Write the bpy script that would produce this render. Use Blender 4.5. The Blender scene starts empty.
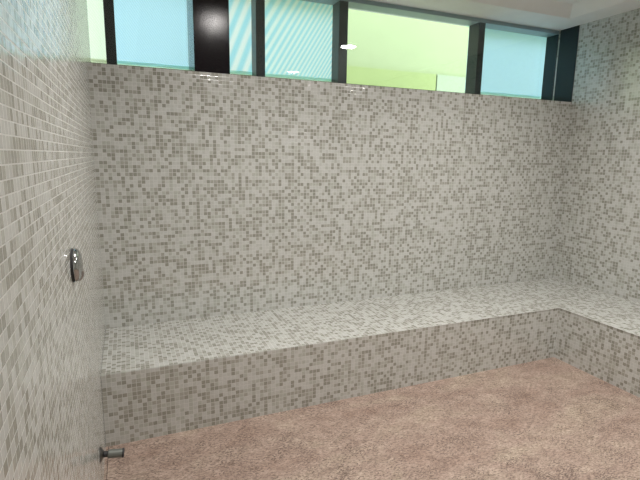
import bpy, bmesh, math
from mathutils import Vector, Matrix

scene = bpy.context.scene
COL = scene.collection

# ------------------------------------------------------------------ measures (metres)
XL, XR = -0.186, 3.904          # left and right walls
YB, YF = 3.290, 2.558          # back wall, front of the back bench
XF = 3.140                      # front of the right bench
YN = -1.65                      # wall behind the viewer
HB = 0.42                       # bench height
ZT = 2.120                      # top of the tiled back wall (window sill)
ZC, ZCC = 2.80, 2.87            # ceiling ledge, raised middle
YG, YO = 3.50, 3.65             # glass, outer face of the facade
TILE = HB / 17.0

# ------------------------------------------------------------------ node helpers
def new_mat(name):
    m = bpy.data.materials.new(name)
    m.use_nodes = True
    nt = m.node_tree
    for n in list(nt.nodes):
        nt.nodes.remove(n)
    out = nt.nodes.new('ShaderNodeOutputMaterial')
    return m, nt, out

def node(nt, kind, **props):
    n = nt.nodes.new(kind)
    for k, v in props.items():
        setattr(n, k, v)
    return n

def math_node(nt, op, a, b=None):
    n = node(nt, 'ShaderNodeMath', operation=op)
    for i, v in enumerate((a, b)):
        if v is None:
            continue
        if hasattr(v, 'default_value'):
            nt.links.new(v, n.inputs[i])
        else:
            n.inputs[i].default_value = v
    return n.outputs[0]

def vmath(nt, op, a, b=None):
    n = node(nt, 'ShaderNodeVectorMath', operation=op)
    for i, v in enumerate((a, b)):
        if v is None:
            continue
        if hasattr(v, 'default_value'):
            nt.links.new(v, n.inputs[i])
        else:
            n.inputs[i].default_value = v
    return n.outputs[0]

def ramp(nt, fac, stops, interp='LINEAR'):
    r = node(nt, 'ShaderNodeValToRGB')
    r.color_ramp.interpolation = interp
    el = r.color_ramp.elements
    while len(el) > 1:
        el.remove(el[-1])
    el[0].position = stops[0][0]
    el[0].color = (*stops[0][1], 1)
    for p, c in stops[1:]:
        e = el.new(p)
        e.color = (*c, 1)
    nt.links.new(fac, r.inputs[0])
    return r.outputs[0]

def mix_col(nt, fac, a, b):
    n = node(nt, 'ShaderNodeMix', data_type='RGBA')
    for i, v in ((0, fac), (6, a), (7, b)):
        if hasattr(v, 'default_value'):
            nt.links.new(v, n.inputs[i])
        elif i == 0:
            n.inputs[0].default_value = v
        else:
            n.inputs[i].default_value = (*v, 1)
    return n.outputs[2]

def plain(name, col, rough=0.5, metal=0.0, ior=1.5, spec=0.5):
    m, nt, out = new_mat(name)
    b = node(nt, 'ShaderNodeBsdfPrincipled')
    b.inputs['Base Color'].default_value = (*col, 1)
    b.inputs['Roughness'].default_value = rough
    b.inputs['Metallic'].default_value = metal
    b.inputs['IOR'].default_value = ior
    b.inputs['Specular IOR Level'].default_value = spec
    tc = node(nt, 'ShaderNodeTexCoord')
    ns = node(nt, 'ShaderNodeTexNoise')
    ns.inputs['Scale'].default_value = 35.0
    nt.links.new(tc.outputs['Object'], ns.inputs['Vector'])
    r = math_node(nt, 'MULTIPLY_ADD', ns.outputs[0], 0.08)
    r.node.inputs[2].default_value = max(rough - 0.04, 0.01)
    nt.links.new(r, b.inputs['Roughness'])
    nt.links.new(b.outputs[0], out.inputs[0])
    return m

# ------------------------------------------------------------------ materials
def mosaic_material():
    m, nt, out = new_mat('glass_mosaic')
    L = nt.links.new
    uv = node(nt, 'ShaderNodeUVMap', uv_map='UVMap').outputs[0]
    cell = vmath(nt, 'FLOOR', uv)
    fr = vmath(nt, 'FRACTION', uv)
    wn = node(nt, 'ShaderNodeTexWhiteNoise', noise_dimensions='3D')
    L(cell, wn.inputs['Vector'])
    # three kinds of tile: pale, sand, grey-olive
    kind = ramp(nt, wn.outputs['Value'], [
        (0.00, (0.545, 0.550, 0.528)),
        (0.26, (0.505, 0.508, 0.482)),
        (0.45, (0.440, 0.446, 0.404)),
        (0.59, (0.364, 0.360, 0.320)),
        (0.79, (0.286, 0.282, 0.243))], 'CONSTANT')
    # cloudy tone inside each glass tile
    ns = node(nt, 'ShaderNodeTexNoise')
    ns.inputs['Scale'].default_value = 2.3
    ns.inputs['Detail'].default_value = 3
    L(uv, ns.inputs['Vector'])
    tone = ramp(nt, ns.outputs[0], [(0.3, (0.92, 0.92, 0.92)), (0.7, (1.06, 1.06, 1.06))])
    mul = node(nt, 'ShaderNodeMix', data_type='RGBA', blend_type='MULTIPLY')
    mul.inputs[0].default_value = 1.0
    L(kind, mul.inputs[6]); L(tone, mul.inputs[7])
    # joints
    sep = node(nt, 'ShaderNodeSeparateXYZ'); L(fr, sep.inputs[0])
    def edge(s):
        d = math_node(nt, 'ABSOLUTE', math_node(nt, 'SUBTRACT', s, 0.5))
        return d
    d = math_node(nt, 'MAXIMUM', edge(sep.outputs[0]), edge(sep.outputs[1]))
    g = node(nt, 'ShaderNodeMapRange')
    g.inputs[1].default_value = 0.445; g.inputs[2].default_value = 0.465
    L(d, g.inputs[0])
    grout = g.outputs[0]
    col = mix_col(nt, grout, mul.outputs[2], (0.55, 0.55, 0.53))
    # each tile lies at a very slightly different tilt
    geo = node(nt, 'ShaderNodeNewGeometry')
    jit = vmath(nt, 'SCALE', vmath(nt, 'SUBTRACT', wn.outputs['Color'], (0.5, 0.5, 0.5)))
    jit.node.inputs['Scale'].default_value = 0.036
    nrm = vmath(nt, 'NORMALIZE', vmath(nt, 'ADD', geo.outputs['Normal'], jit))
    h = node(nt, 'ShaderNodeMapRange')
    h.inputs[1].default_value = 0.40; h.inputs[2].default_value = 0.48
    h.inputs[3].default_value = 1.0; h.inputs[4].default_value = 0.0
    L(d, h.inputs[0])
    bmp = node(nt, 'ShaderNodeBump')
    bmp.inputs['Strength'].default_value = 0.25
    bmp.inputs['Distance'].default_value = 0.0012
    L(h.outputs[0], bmp.inputs['Height']); L(nrm, bmp.inputs['Normal'])
    b = node(nt, 'ShaderNodeBsdfPrincipled')
    L(col, b.inputs['Base Color'])
    rr = node(nt, 'ShaderNodeMapRange')
    rr.inputs[3].default_value = 0.14; rr.inputs[4].default_value = 0.9
    L(grout, rr.inputs[0]); L(rr.outputs[0], b.inputs['Roughness'])
    sp = node(nt, 'ShaderNodeMapRange')
    sp.inputs[3].default_value = 0.5; sp.inputs[4].default_value = 0.0
    L(grout, sp.inputs[0]); L(sp.outputs[0], b.inputs['Specular IOR Level'])
    b.inputs['IOR'].default_value = 2.05
    L(bmp.outputs[0], b.inputs['Normal'])
    L(b.outputs[0], out.inputs[0])
    return m

def floor_material():
    m, nt, out = new_mat('pink_stone')
    L = nt.links.new
    tc = node(nt, 'ShaderNodeTexCoord')
    mp = node(nt, 'ShaderNodeMapping')
    mp.inputs['Rotation'].default_value = (0, 0, 0.55)
    mp.inputs['Scale'].default_value = (1.0, 2.1, 1.0)
    L(tc.outputs['Object'], mp.inputs[0])
    def noise(scale, detail, rough=0.6, dist=0.0, src=None):
        n = node(nt, 'ShaderNodeTexNoise')
        n.inputs['Scale'].default_value = scale
        n.inputs['Detail'].default_value = detail
        n.inputs['Roughness'].default_value = rough
        n.inputs['Distortion'].default_value = dist
        L(src or mp.outputs[0], n.inputs['Vector'])
        return n.outputs[0]
    big = noise(1.7, 5, 0.65, 0.6)
    mid = noise(9, 4, 0.7, 0.8)
    fine = noise(48, 4, 0.75, 0.5)
    pits = noise(75, 2, 0.6, 0.0)
    patch = noise(4.5, 4, 0.7, 0.4, tc.outputs['Object'])
    base = ramp(nt, big, [(0.30, (0.290, 0.200, 0.162)), (0.50, (0.340, 0.250, 0.207)), (0.70, (0.380, 0.300, 0.236))])
    def times(a, b, k):
        mul = node(nt, 'ShaderNodeMix', data_type='RGBA', blend_type='MULTIPLY')
        mul.inputs[0].default_value = k
        L(a, mul.inputs[6]); L(b, mul.inputs[7])
        return mul.outputs[2]
    c1 = times(base, ramp(nt, mid, [(0.36, (0.82, 0.81, 0.80)), (0.64, (1.13, 1.16, 1.16))]), 1.0)
    c2 = times(c1, ramp(nt, fine, [(0.36, (0.56, 0.54, 0.52)), (0.47, (0.98, 0.98, 0.98)), (0.62, (1.36, 1.39, 1.40))]), 1.0)
    pf = ramp(nt, math_node(nt, 'ADD', math_node(nt, 'MULTIPLY', patch, 0.55), pits), [(0.64, (1, 1, 1)), (0.70, (0, 0, 0))])
    col = mix_col(nt, pf, c2, (0.125, 0.088, 0.072))
    b = node(nt, 'ShaderNodeBsdfPrincipled')
    L(col, b.inputs['Base Color'])
    b.inputs['Roughness'].default_value = 0.55
    b.inputs['Specular IOR Level'].default_value = 0.35
    bmp = node(nt, 'ShaderNodeBump')
    bmp.inputs['Strength'].default_value = 0.25
    bmp.inputs['Distance'].default_value = 0.002
    L(fine, bmp.inputs['Height']); L(bmp.outputs[0], b.inputs['Normal'])
    L(b.outputs[0], out.inputs[0])
    return m

def plaster_material(name, col, rough=0.75):
    m, nt, out = new_mat(name)
    L = nt.links.new
    tc = node(nt, 'ShaderNodeTexCoord')
    n = node(nt, 'ShaderNodeTexNoise')
    n.inputs['Scale'].default_value = 6.0; n.inputs['Detail'].default_value = 6
    L(tc.outputs['Object'], n.inputs['Vector'])
    c = ramp(nt, n.outputs[0], [(0.3, tuple(v * 0.965 for v in col)), (0.7, tuple(min(1, v * 1.02) for v in col))])
    b = node(nt, 'ShaderNodeBsdfPrincipled')
    L(c, b.inputs['Base Color'])
    b.inputs['Roughness'].default_value = rough
    L(b.outputs[0], out.inputs[0])
    return m

def glass_material():
    m, nt, out = new_mat('clear_glass')
    L = nt.links.new
    tr = node(nt, 'ShaderNodeBsdfTransparent')
    tr.inputs[0].default_value = (0.955, 0.985, 0.98, 1)
    gl = node(nt, 'ShaderNodeBsdfGlossy')
    gl.inputs['Roughness'].default_value = 0.0
    gl.inputs['Color'].default_value = (1, 1, 1, 1)
    geo = node(nt, 'ShaderNodeNewGeometry')          # same air-to-glass index on both faces of the pane
    fr = node(nt, 'ShaderNodeFresnel')
    io = node(nt, 'ShaderNodeMapRange')
    io.inputs[3].default_value = 1.52; io.inputs[4].default_value = 1.0 / 1.52
    L(geo.outputs['Backfacing'], io.inputs[0]); L(io.outputs[0], fr.inputs[0])
    mx = node(nt, 'ShaderNodeMixShader')
    L(fr.outputs[0], mx.inputs[0]); L(tr.outputs[0], mx.inputs[1]); L(gl.outputs[0], mx.inputs[2])
    L(mx.outputs[0], out.inputs[0])
    return m

def fabric_material(name, ca, cb, striped, hem=False):
    """Sun-screen cloth: lets daylight through."""
    m, nt, out = new_mat(name)
    L = nt.links.new
    tc = node(nt, 'ShaderNodeTexCoord')
    mp = node(nt, 'ShaderNodeMapping')
    L(tc.outputs['Object'], mp.inputs[0])
    w = node(nt, 'ShaderNodeTexWave', wave_type='BANDS', bands_direction='X')
    if striped:                       # slanted stripes that grow finer towards one side
        start, slant, freq, grow = striped
        sp = node(nt, 'ShaderNodeSeparateXYZ'); L(tc.outputs['Object'], sp.inputs[0])
        zz = math_node(nt, 'SUBTRACT', sp.outputs[2], 2.16)
        u = math_node(nt, 'SUBTRACT', math_node(nt, 'SUBTRACT', sp.outputs[0], start), math_node(nt, 'MULTIPLY', zz, slant))
        v = math_node(nt, 'MULTIPLY', u, math_node(nt, 'ADD', math_node(nt, 'MULTIPLY', u, grow), 1.0))
        cb_ = node(nt, 'ShaderNodeCombineXYZ'); L(v, cb_.inputs[0])
        L(math_node(nt, 'MULTIPLY', zz, 0.4), cb_.inputs[2])
        w.inputs['Scale'].default_value = freq
        w.inputs['Distortion'].default_value = 0.5
        w.inputs['Detail'].default_value = 0.0
        L(cb_.outputs[0], w.inputs['Vector'])
    else:
        mp.inputs['Rotation'].default_value = (0, 0.6, 0)
        w.inputs['Scale'].default_value = 22.0
        w.inputs['Distortion'].default_value = 2.0
        L(mp.outputs[0], w.inputs['Vector'])
    col = ramp(nt, w.outputs['Color'], [(0.15, ca), (0.85, cb)])
    df = node(nt, 'ShaderNodeBsdfDiffuse'); tl = node(nt, 'ShaderNodeBsdfTranslucent')
    L(col, df.inputs[0]); L(col, tl.inputs[0])
    mx = node(nt, 'ShaderNodeMixShader'); mx.inputs[0].default_value = 0.72
    L(df.outputs[0], mx.inputs[1]); L(tl.outputs[0], mx.inputs[2])
    L(mx.outputs[0], out.inputs[0])
    return m

def black_stone():
    m, nt, out = new_mat('black_polished_stone')
    L = nt.links.new
    tc = node(nt, 'ShaderNodeTexCoord')
    vo = node(nt, 'ShaderNodeTexNoise')
    vo.inputs['Scale'].default_value = 170.0; vo.inputs['Detail'].default_value = 2
    L(tc.outputs['Object'], vo.inputs['Vector'])
    col = ramp(nt, vo.outputs[0], [(0.45, (0.006, 0.005, 0.007)), (0.72, (0.014, 0.010, 0.012))])
    b = node(nt, 'ShaderNodeBsdfPrincipled')
    L(col, b.inputs['Base Color'])
    b.inputs['Roughness'].default_value = 0.13; b.inputs['Specular IOR Level'].default_value = 0.25
    bmp = node(nt, 'ShaderNodeBump')
    bmp.inputs['Strength'].default_value = 0.35; bmp.inputs['Distance'].default_value = 0.0008
    L(vo.outputs[0], bmp.inputs['Height']); L(bmp.outputs[0], b.inputs['Normal'])
    L(b.outputs[0], out.inputs[0])
    return m

def lamp_material(strength):
    m, nt, out = new_mat('lamp_lens')
    e = node(nt, 'ShaderNodeEmission')
    bb = node(nt, 'ShaderNodeBlackbody'); bb.inputs[0].default_value = LAMP_K
    nt.links.new(bb.outputs[0], e.inputs[0])
    e.inputs[1].default_value = strength
    nt.links.new(e.outputs[0], out.inputs[0])
    return m

LAMP_K = 6000
LAMP_RGB = (1.0, 0.97, 0.925)
LAMP_STRENGTH = 24.0
LAMP_WATTS = 30.0
SKY = 5.0

M_TILE = mosaic_material()
M_FLOOR = floor_material()
M_CEIL = plaster_material('ceiling_paint', (0.83, 0.83, 0.825))
M_FRAME = plain('dark_teal_metal', (0.012, 0.022, 0.026), 0.3, 0.0, 1.5, 0.3)
M_HEAD = plain('reflection_toned_metal', (0.28, 0.35, 0.39), 0.4)  # dark rail, with the soffit's bluish reflection put into its base colour
M_GLASS = glass_material()
M_CYAN = fabric_material('cyan_screen_cloth', (0.47, 0.70, 0.90), (0.57, 0.77, 0.97), None)
M_STRIPE_A = fabric_material('striped_screen_cloth', (0.42, 0.72, 0.88), (0.84, 0.86, 0.92), (0.2, 0.42, 3.6, 0.0))
M_STRIPE_B = fabric_material('striped_screen_cloth_wide', (0.42, 0.72, 0.86), (0.80, 0.86, 0.90), (0.95, 0.62, 5.6, 0.9))
M_CREAM = fabric_material('cream_screen_cloth', (0.84, 0.86, 0.74), (0.90, 0.90, 0.80), None)
M_HEM = fabric_material('green_hem', (0.78, 0.95, 0.86), (0.80, 0.96, 0.88), None)
M_STONE = black_stone()
M_CHROME = plain('chrome', (0.44, 0.45, 0.45), 0.12, 1.0)
M_DULL = plain('dull_steel', (0.20, 0.20, 0.20), 0.3, 1.0)
M_SATIN = plain('satin_steel', (0.36, 0.35, 0.34), 0.42, 1.0)
M_BARREL = plain('grey_barrel', (0.17, 0.18, 0.165), 0.4, 0.3)
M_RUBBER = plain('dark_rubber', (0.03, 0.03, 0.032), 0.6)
M_JOINT = plain('dark_joint', (0.09, 0.06, 0.05), 0.8)
M_WHITE = plain('white_enamel', (0.8, 0.8, 0.8), 0.35)
M_LIME = plaster_material('lime_paint', (0.285, 0.325, 0.155))
M_LIME2 = plaster_material('strong_lime_paint', (0.265, 0.315, 0.105))
M_PALE = plaster_material('pale_blue_paint', (0.29, 0.345, 0.20))
M_GROUND = plaster_material('outside_paving', (0.50, 0.50, 0.47))
M_LAMP = lamp_material(LAMP_STRENGTH)

# ------------------------------------------------------------------ mesh helpers
def box(bm, x0, x1, y0, y1, z0, z1):
    vs = [bm.verts.new((x, y, z)) for x in (x0, x1) for y in (y0, y1) for z in (z0, z1)]
    for f in ((0, 1, 3, 2), (4, 6, 7, 5), (0, 4, 5, 1), (2, 3, 7, 6), (0, 2, 6, 4), (1, 5, 7, 3)):
        bm.faces.new([vs[i] for i in f])

def prism(bm, pts, z0, z1):
    lo = [bm.verts.new((x, y, z0)) for x, y in pts]
    hi = [bm.verts.new((x, y, z1)) for x, y in pts]
    bm.faces.new(lo[::-1]); bm.faces.new(hi)
    n = len(pts)
    for i in range(n):
        bm.faces.new((lo[i], lo[(i + 1) % n], hi[(i + 1) % n], hi[i]))

def lathe(bm, prof, origin, axis, seg=40):
    """prof: list of (distance along axis, radius); the ends close to the axis."""
    a = Vector(axis).normalized()
    u = a.orthogonal().normalized(); v = a.cross(u)
    o = Vector(origin)
    rings = []
    for d, r in prof:
        if r <= 1e-6:
            rings.append([bm.verts.new(o + a * d)])
        else:
            rings.append([bm.verts.new(o + a * d + (u * math.cos(2 * math.pi * k / seg) + v * math.sin(2 * math.pi * k / seg)) * r) for k in range(seg)])
    for A, B in zip(rings, rings[1:]):
        for k in range(seg):
            j = (k + 1) % seg
            if len(A) == 1 and len(B) == 1:
                continue
            if len(A) == 1:
                bm.faces.new((A[0], B[j], B[k]))
            elif len(B) == 1:
                bm.faces.new((A[k], A[j], B[0]))
            else:
                bm.faces.new((A[k], A[j], B[j], B[k]))

def bevel(bm, w, seg=2):
    bmesh.ops.bevel(bm, geom=list(bm.edges), offset=w, segments=seg, affect='EDGES', profile=0.6)

def obj(name, bm, mat, parent=None, smooth=False):
    bmesh.ops.recalc_face_normals(bm, faces=bm.faces)
    uvl = bm.loops.layers.uv.new('UVMap')
    for f in bm.faces:
        n = f.normal
        ax = max(range(3), key=lambda i: abs(n[i]))
        for lp in f.loops:
            x, y, z = lp.vert.co
            if ax == 0:
                a, b = (y - YB) + 300 * TILE, z
            elif ax == 1:
                a, b = (x - XL), z + 500 * TILE
            else:
                a, b = (x - XL) + 900 * TILE, (y - YF)
            lp[uvl].uv = (a / TILE, b / TILE)
    if smooth:
        for f in bm.faces:
            f.smooth = True
    me = bpy.data.meshes.new(name)
    bm.to_mesh(me); bm.free()
    me.materials.append(mat)
    if smooth:
        me.set_sharp_from_angle(angle=math.radians(38))
    o = bpy.data.objects.new(name, me)
    COL.objects.link(o)
    if parent:
        o.parent = parent
        o.matrix_parent_inverse = Matrix.Translation(-parent.location)
    return o

def tag(o, label, cat, group=None, kind=None):
    o['label'] = label; o['category'] = cat
    if group: o['group'] = group
    if kind: o['kind'] = kind
    return o

def empty(name, loc):
    e = bpy.data.objects.new(name, None)
    e.location = loc; e.empty_display_size = 0.1
    COL.objects.link(e)
    return e

def box_obj(name, dims, mat, parent=None, bev=0.0):
    bm = bmesh.new(); box(bm, *dims)
    if bev: bevel(bm, bev)
    return obj(name, bm, mat, parent)

# ------------------------------------------------------------------ the room
S = 'structure'
tag(box_obj('floor', (XL, XR, YN, YB, -0.10, 0.0), M_FLOOR),
    'pinkish brown mottled stone floor in front of the tiled bench', 'floor', kind=S)
tag(box_obj('wall_back', (XL, XR, YB, YO, 0.0, ZT), M_TILE),
    'wide beige mosaic wall below the strip window', 'wall', kind=S)
tag(box_obj('wall_left', (XL - 0.15, XL, YN, YO, -0.10, ZC), M_TILE),
    'mosaic wall at the left holding the chrome shower valve', 'wall', kind=S)
tag(box_obj('wall_right', (XR, XR + 0.15, YN, YO, -0.10, ZC), M_TILE),
    'mosaic wall at the right rising to the ceiling', 'wall', kind=S)
tag(box_obj('wall_front', (XL - 0.15, XR + 0.15, YN - 0.15, YN, -0.10, ZC), M_TILE),
    'mosaic wall opposite the strip window, behind the viewer', 'wall', kind=S)

def ceiling():
    bm = bmesh.new()
    def rect(x0, x1, y0, y1, z):
        return [bm.verts.new(p) for p in ((x0, y0, z), (x1, y0, z), (x1, y1, z), (x0, y1, z))]
    X0, X1, Y0, Y1 = XL - 0.15, XR + 0.15, YN - 0.15, YO + 0.12
    O = rect(X0, X1, Y0, Y1, ZC)
    A = rect(XL + 0.252, XR - 0.252, YN + 0.10, 3.19, ZC)
    c = 0.12
    B = rect(XL + 0.252 + c, XR - 0.252 - c, YN + 0.10 + c, 3.19 - c, ZCC)
    T = rect(X0, X1, Y0, Y1, ZCC + 0.20)
    for P, Q in ((O, A), (A, B), (O, T)):
        for i in range(4):
            j = (i + 1) % 4
            bm.faces.new((P[i], P[j], Q[j], Q[i]))
    bm.faces.new(B); bm.faces.new(T)
    return obj('ceiling', bm, M_CEIL)
tag(ceiling(), 'off-white ceiling with a raised middle and sloped border', 'ceiling', kind=S)

# dark line where the floor meets the left wall
tag(box_obj('trim_1', (XL + 0.0125, XL + 0.0155, YN + 0.01, YF, 0.0, 0.0012), M_JOINT),
    'thin dark joint in the floor along the left wall', 'joint', kind=S)
# dark reveal at the right end of the window
tag(box_obj('trim_2', (XR - 0.006, XR, YB + 0.002, YG - 0.008, ZT, ZC), M_FRAME),
    'dark panel lining the wall at the right end of the strip window', 'panel', kind=S)

# ------------------------------------------------------------------ strip window
win = empty('window_1', ((XL + XR) / 2, YG, ZT))
tag(win, 'long strip window of dark framed panes above the back wall', 'window', kind=S)
FY0, FY1 = YG + 0.012, YO - 0.005
for x0, x1 in ((-0.085, -0.022), (0.924, 0.992), (1.588, 1.664), (2.945, 3.014)):
    box_obj('mullion', (x0, x1, FY0, FY1, ZT + 0.04, ZC - 0.032), M_FRAME, win, 0.002)
box_obj('head_rail', (XL, XR, FY0, FY1, ZC - 0.032, ZC), M_HEAD, win, 0.002)
box_obj('bottom_rail', (XL, XR, FY0, FY1, ZT, ZT + 0.04), M_FRAME, win, 0.002)
box_obj('jamb', (XR - 0.012, XR, FY0, FY1, ZT + 0.04, ZC - 0.032), M_FRAME, win, 0.002)
# one pane each side of the column; a pale seal closes the right end
for x0, x1 in ((XL, 0.486), (0.722, XR - 0.007)):
    box_obj('glass_pane', (x0, x1, YG, YG + 0.008, ZT, ZC), M_GLASS, win)
s = box_obj('seal', (XR - 0.0075, XR - 0.005, YG - 0.005, YG + 0.004, ZT + 0.08, ZC - 0.24), M_WHITE, win)
s['label'] = 'pale sealing strip'

# black column in the line of the window
col = box_obj('column', (0.450, 0.684, YB + 0.004, YG + 0.10, ZT, ZC), M_STONE, None, 0.003)
tag(col, 'polished black column standing on the wall between the window panes', 'column')

# ------------------------------------------------------------------ blinds behind the window
def blind(x0, x1, fab, label, zb=2.196, y=3.685, hem=M_HEM):
    r = empty('roller_blind', ((x0 + x1) / 2, y, zb))
    tag(r, label, 'blind', 'roller blinds behind the strip window')
    bm = bmesh.new()                                   # the cloth: one layer
    bm.faces.new([bm.verts.new(p) for p in ((x0, y, zb), (x1, y, zb), (x1, y, 2.80), (x0, y, 2.80))])
    obj('fabric', bm, fab, r)
    box_obj('hem_bar', (x0, x1, y - 0.004, y + 0.004, zb - 0.006, zb + 0.018), hem, r, 0.002)
    bm = bmesh.new()
    lathe(bm, [(0, 0), (0, 0.02), (x1 - x0, 0.02), (x1 - x0, 0)], (x0, y + 0.0205, 2.80), (1, 0, 0), 24)
    obj('roller', bm, M_HEM, r, True)
    return r
blind(-0.27, -0.075, M_CREAM, 'narrow cream blind in the pane beside the left wall', hem=M_CREAM)
blind(-0.035, 0.560, M_CYAN, 'pale cyan blind between the left mullion and the black column')
blind(0.640, 0.945, M_STRIPE_A, 'narrow cyan blind with diagonal stripes just right of the black column')
blind(0.970, 1.625, M_STRIPE_B, 'wide striped cyan blind left of the lime green view')
blind(2.975, 3.985, M_CYAN, 'plain pale cyan blind in the pane at the far right')

# ------------------------------------------------------------------ outside
YW = 5.5
tag(box_obj('wall_outside', (-2.0, 8.0, YW, YW + 0.2, 0.0, 4.3), M_LIME),
    'pale lime green wall seen through the unblinded pane', 'wall', kind=S)
tag(box_obj('trim_3', (1.2, 3.91, YW - 0.05, YW, 0.0, 2.69), M_LIME2),
    'stronger lime green band low on the wall outside', 'wall band', kind=S)
tag(box_obj('trim_4', (3.93, 5.2, YW - 0.05, YW, 0.0, 2.69), M_PALE),
    'pale blue-green block beside the lime band outside', 'wall band', kind=S)
tag(box_obj('ground', (-6, 12, YO + 0.01, 14, -0.2, -0.02), M_GROUND),
    'grey paving outside the window', 'ground', kind=S)

# ------------------------------------------------------------------ bench
bench = empty('corner_bench', (XF, YF, 0.0))
tag(bench, 'L-shaped mosaic tiled bench along the back and right walls', 'bench')
def L_pts(off):
    g = 0.001
    return [(XL + g, YF - off), (XF - off, YF - off), (XF - off, YN + g), (XR - g, YN + g), (XR - g, YB - g), (XL + g, YB - g)]
bm = bmesh.new(); prism(bm, L_pts(0.0), 0.0, HB - 0.03)
obj('riser', bm, M_TILE, bench)
bm = bmesh.new(); prism(bm, L_pts(0.0), HB - 0.03, HB)
es = [e for e in bm.edges if all(v.co.z > HB - 0.001 for v in e.verts)
      and all(v.co.y < YF + 0.001 and v.co.x < XF + 0.001 for v in e.verts)]
bmesh.ops.bevel(bm, geom=es, offset=0.004, segments=2, affect='EDGES')
obj('seat', bm, M_TILE, bench)

# ------------------------------------------------------------------ shower valve on the left wall
vy, vz = 1.715, 1.207
valve = empty('shower_valve', (XL, vy, vz))
tag(valve, 'round chrome shower valve on the left mosaic wall', 'valve')
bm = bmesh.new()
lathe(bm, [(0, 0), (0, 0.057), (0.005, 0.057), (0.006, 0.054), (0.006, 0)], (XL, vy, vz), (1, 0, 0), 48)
k = obj('shade_ring', bm, M_RUBBER, valve, True); k['label'] = 'dark ring standing in for the shade behind the valve'  # added ring; its dark edge imitates the valve's shadow on the tiles
bm = bmesh.new()
lathe(bm, [(0.0055, 0), (0.0055, 0.054), (0.010, 0.0565), (0.017, 0.0545), (0.023, 0.048), (0.028, 0.037), (0.0305, 0.022), (0.031, 0)], (XL, vy, vz), (1, 0, 0), 56)
obj('escutcheon', bm, M_CHROME, valve, True)
bm = bmesh.new()
bd = Vector((0.72, -0.62, -0.30)).normalized()
lathe(bm, [(-0.006, 0), (-0.006, 0.021), (0.010, 0.021), (0.013, 0.019), (0.0135, 0)], (XL + 0.012, vy - 0.010, vz - 0.031), bd, 44)
k = obj('push_button', bm, M_SATIN, valve, True); k['label'] = 'round satin grey button'

# ------------------------------------------------------------------ door stop low on the left wall
dy, dz = 2.190, 0.195
stop = empty('door_stop', (XL, dy, dz))
tag(stop, 'small chrome and grey door stop low on the left wall by the bench', 'door stop')
sd = Vector((1.0, -0.05, -0.12)).normalized()
bm = bmesh.new()
lathe(bm, [(0, 0), (0, 0.034), (0.004, 0.034), (0.008, 0.029), (0.013, 0.021), (0.018, 0.014), (0.018, 0)], (XL, dy, dz), (1, 0, 0), 40)
k = obj('flange', bm, M_DULL, stop, True); k['label'] = 'dull chrome wall flange'
bm = bmesh.new()
lathe(bm, [(0.015, 0), (0.015, 0.014), (0.040, 0.013), (0.044, 0)], (XL, dy, dz), sd, 32)
k = obj('neck', bm, M_RUBBER, stop, True); k['label'] = 'dark narrow neck'
bm = bmesh.new()
lathe(bm, [(0.034, 0), (0.034, 0.017), (0.037, 0.0195), (0.096, 0.0195), (0.096, 0)], (XL, dy, dz), sd, 32)
k = obj('barrel', bm, M_BARREL, stop, True); k['label'] = 'grey cylindrical barrel'
bm = bmesh.new()
lathe(bm, [(0.0955, 0), (0.0955, 0.021), (0.102, 0.021), (0.105, 0.018), (0.105, 0)], (XL, dy, dz), sd, 32)
k = obj('bumper', bm, M_RUBBER, stop, True); k['label'] = 'dark rubber end'

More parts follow.
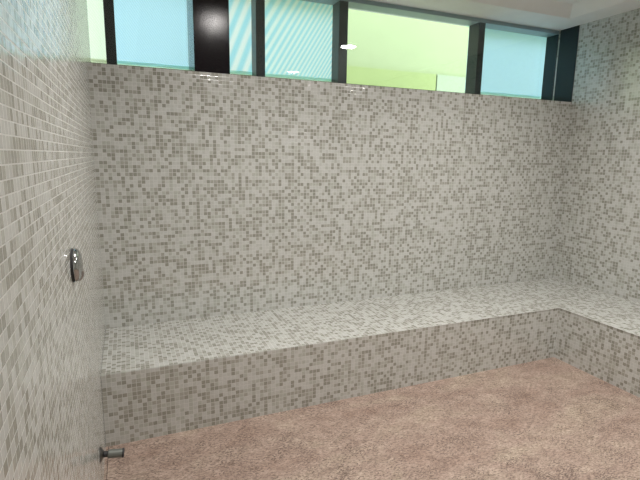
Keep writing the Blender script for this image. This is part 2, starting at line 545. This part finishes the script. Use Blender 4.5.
# ------------------------------------------------------------------ ceiling lamps
def downlight():
    r = empty('downlight', (0, 0, 0))
    bm = bmesh.new()
    lathe(bm, [(0.0, 0.092), (0.0, 0.118), (0.006, 0.116), (0.010, 0.104), (0.008, 0.092), (0.0, 0.092)], (0, 0, 0), (0, 0, -1), 48)
    obj('trim_ring', bm, M_WHITE, r, True)
    bm = bmesh.new()
    lathe(bm, [(0.001, 0), (0.001, 0.0915), (0.005, 0.0915), (0.005, 0)], (0, 0, 0), (0, 0, -1), 48)
    obj('lens', bm, M_LAMP, r)
    ld = bpy.data.lights.new('lamp_beam', 'AREA')      # the lamp's own beam
    ld.shape = 'DISK'; ld.size = 0.17; ld.energy = LAMP_WATTS
    ld.spread = math.radians(158); ld.color = LAMP_RGB
    lo = bpy.data.objects.new('lamp_beam', ld); COL.objects.link(lo)
    lo.location = (0, 0, -0.012); lo.parent = r
    return r
first = downlight()
spots = [(2.49, 1.77, 'ceiling downlight mirrored in the window at the lime green pane'),
         (2.455, -0.13, 'ceiling downlight mirrored in the striped blind pane, near its lower edge'),
         (0.86, 1.77, 'ceiling downlight whose glow shows on the black column'),
         ]
for i, (x, y, lab) in enumerate(spots):
    if i == 0:
        r = first
    else:
        r = first.copy(); COL.objects.link(r)
        for ch in list(first.children):
            c = ch.copy(); COL.objects.link(c); c.parent = r
    r.location = (x, y, ZCC)
    tag(r, lab, 'lamp', 'round downlights in the ceiling')

# ------------------------------------------------------------------ sky
w = bpy.data.worlds.new('overcast_sky'); scene.world = w
w.use_nodes = True
bg = w.node_tree.nodes['Background']
bg.inputs[0].default_value = (0.80, 0.90, 1.0, 1)
bg.inputs[1].default_value = SKY

# ------------------------------------------------------------------ camera
f, pi_, ro, ya, h = 464.3526, 0.1773, -0.0158, 0.3928, 1.5775
c, s = math.cos(ya), math.sin(ya); cp, sp = math.cos(pi_), math.sin(pi_); cr, sr = math.cos(ro), math.sin(ro)
R = Vector((c, -s, 0)); F = Vector((s * cp, c * cp, -sp)); V = Vector((s * sp, c * sp, cp))
X = R * cr - V * sr; Y = R * sr + V * cr; Z = -F
cd = bpy.data.cameras.new('camera'); cam = bpy.data.objects.new('camera', cd); COL.objects.link(cam)
cam.matrix_world = Matrix(((X.x, Y.x, Z.x, 0), (X.y, Y.y, Z.y, 0), (X.z, Y.z, Z.z, h), (0, 0, 0, 1)))
cd.sensor_fit = 'HORIZONTAL'; cd.sensor_width = 36; cd.lens = f / 640 * 36
cd.clip_start = 0.02
scene.camera = cam

vs = scene.view_settings
vs.view_transform = 'Standard'; vs.look = 'None'; vs.gamma = 1; vs.exposure = 0.0
vs.use_curve_mapping = False
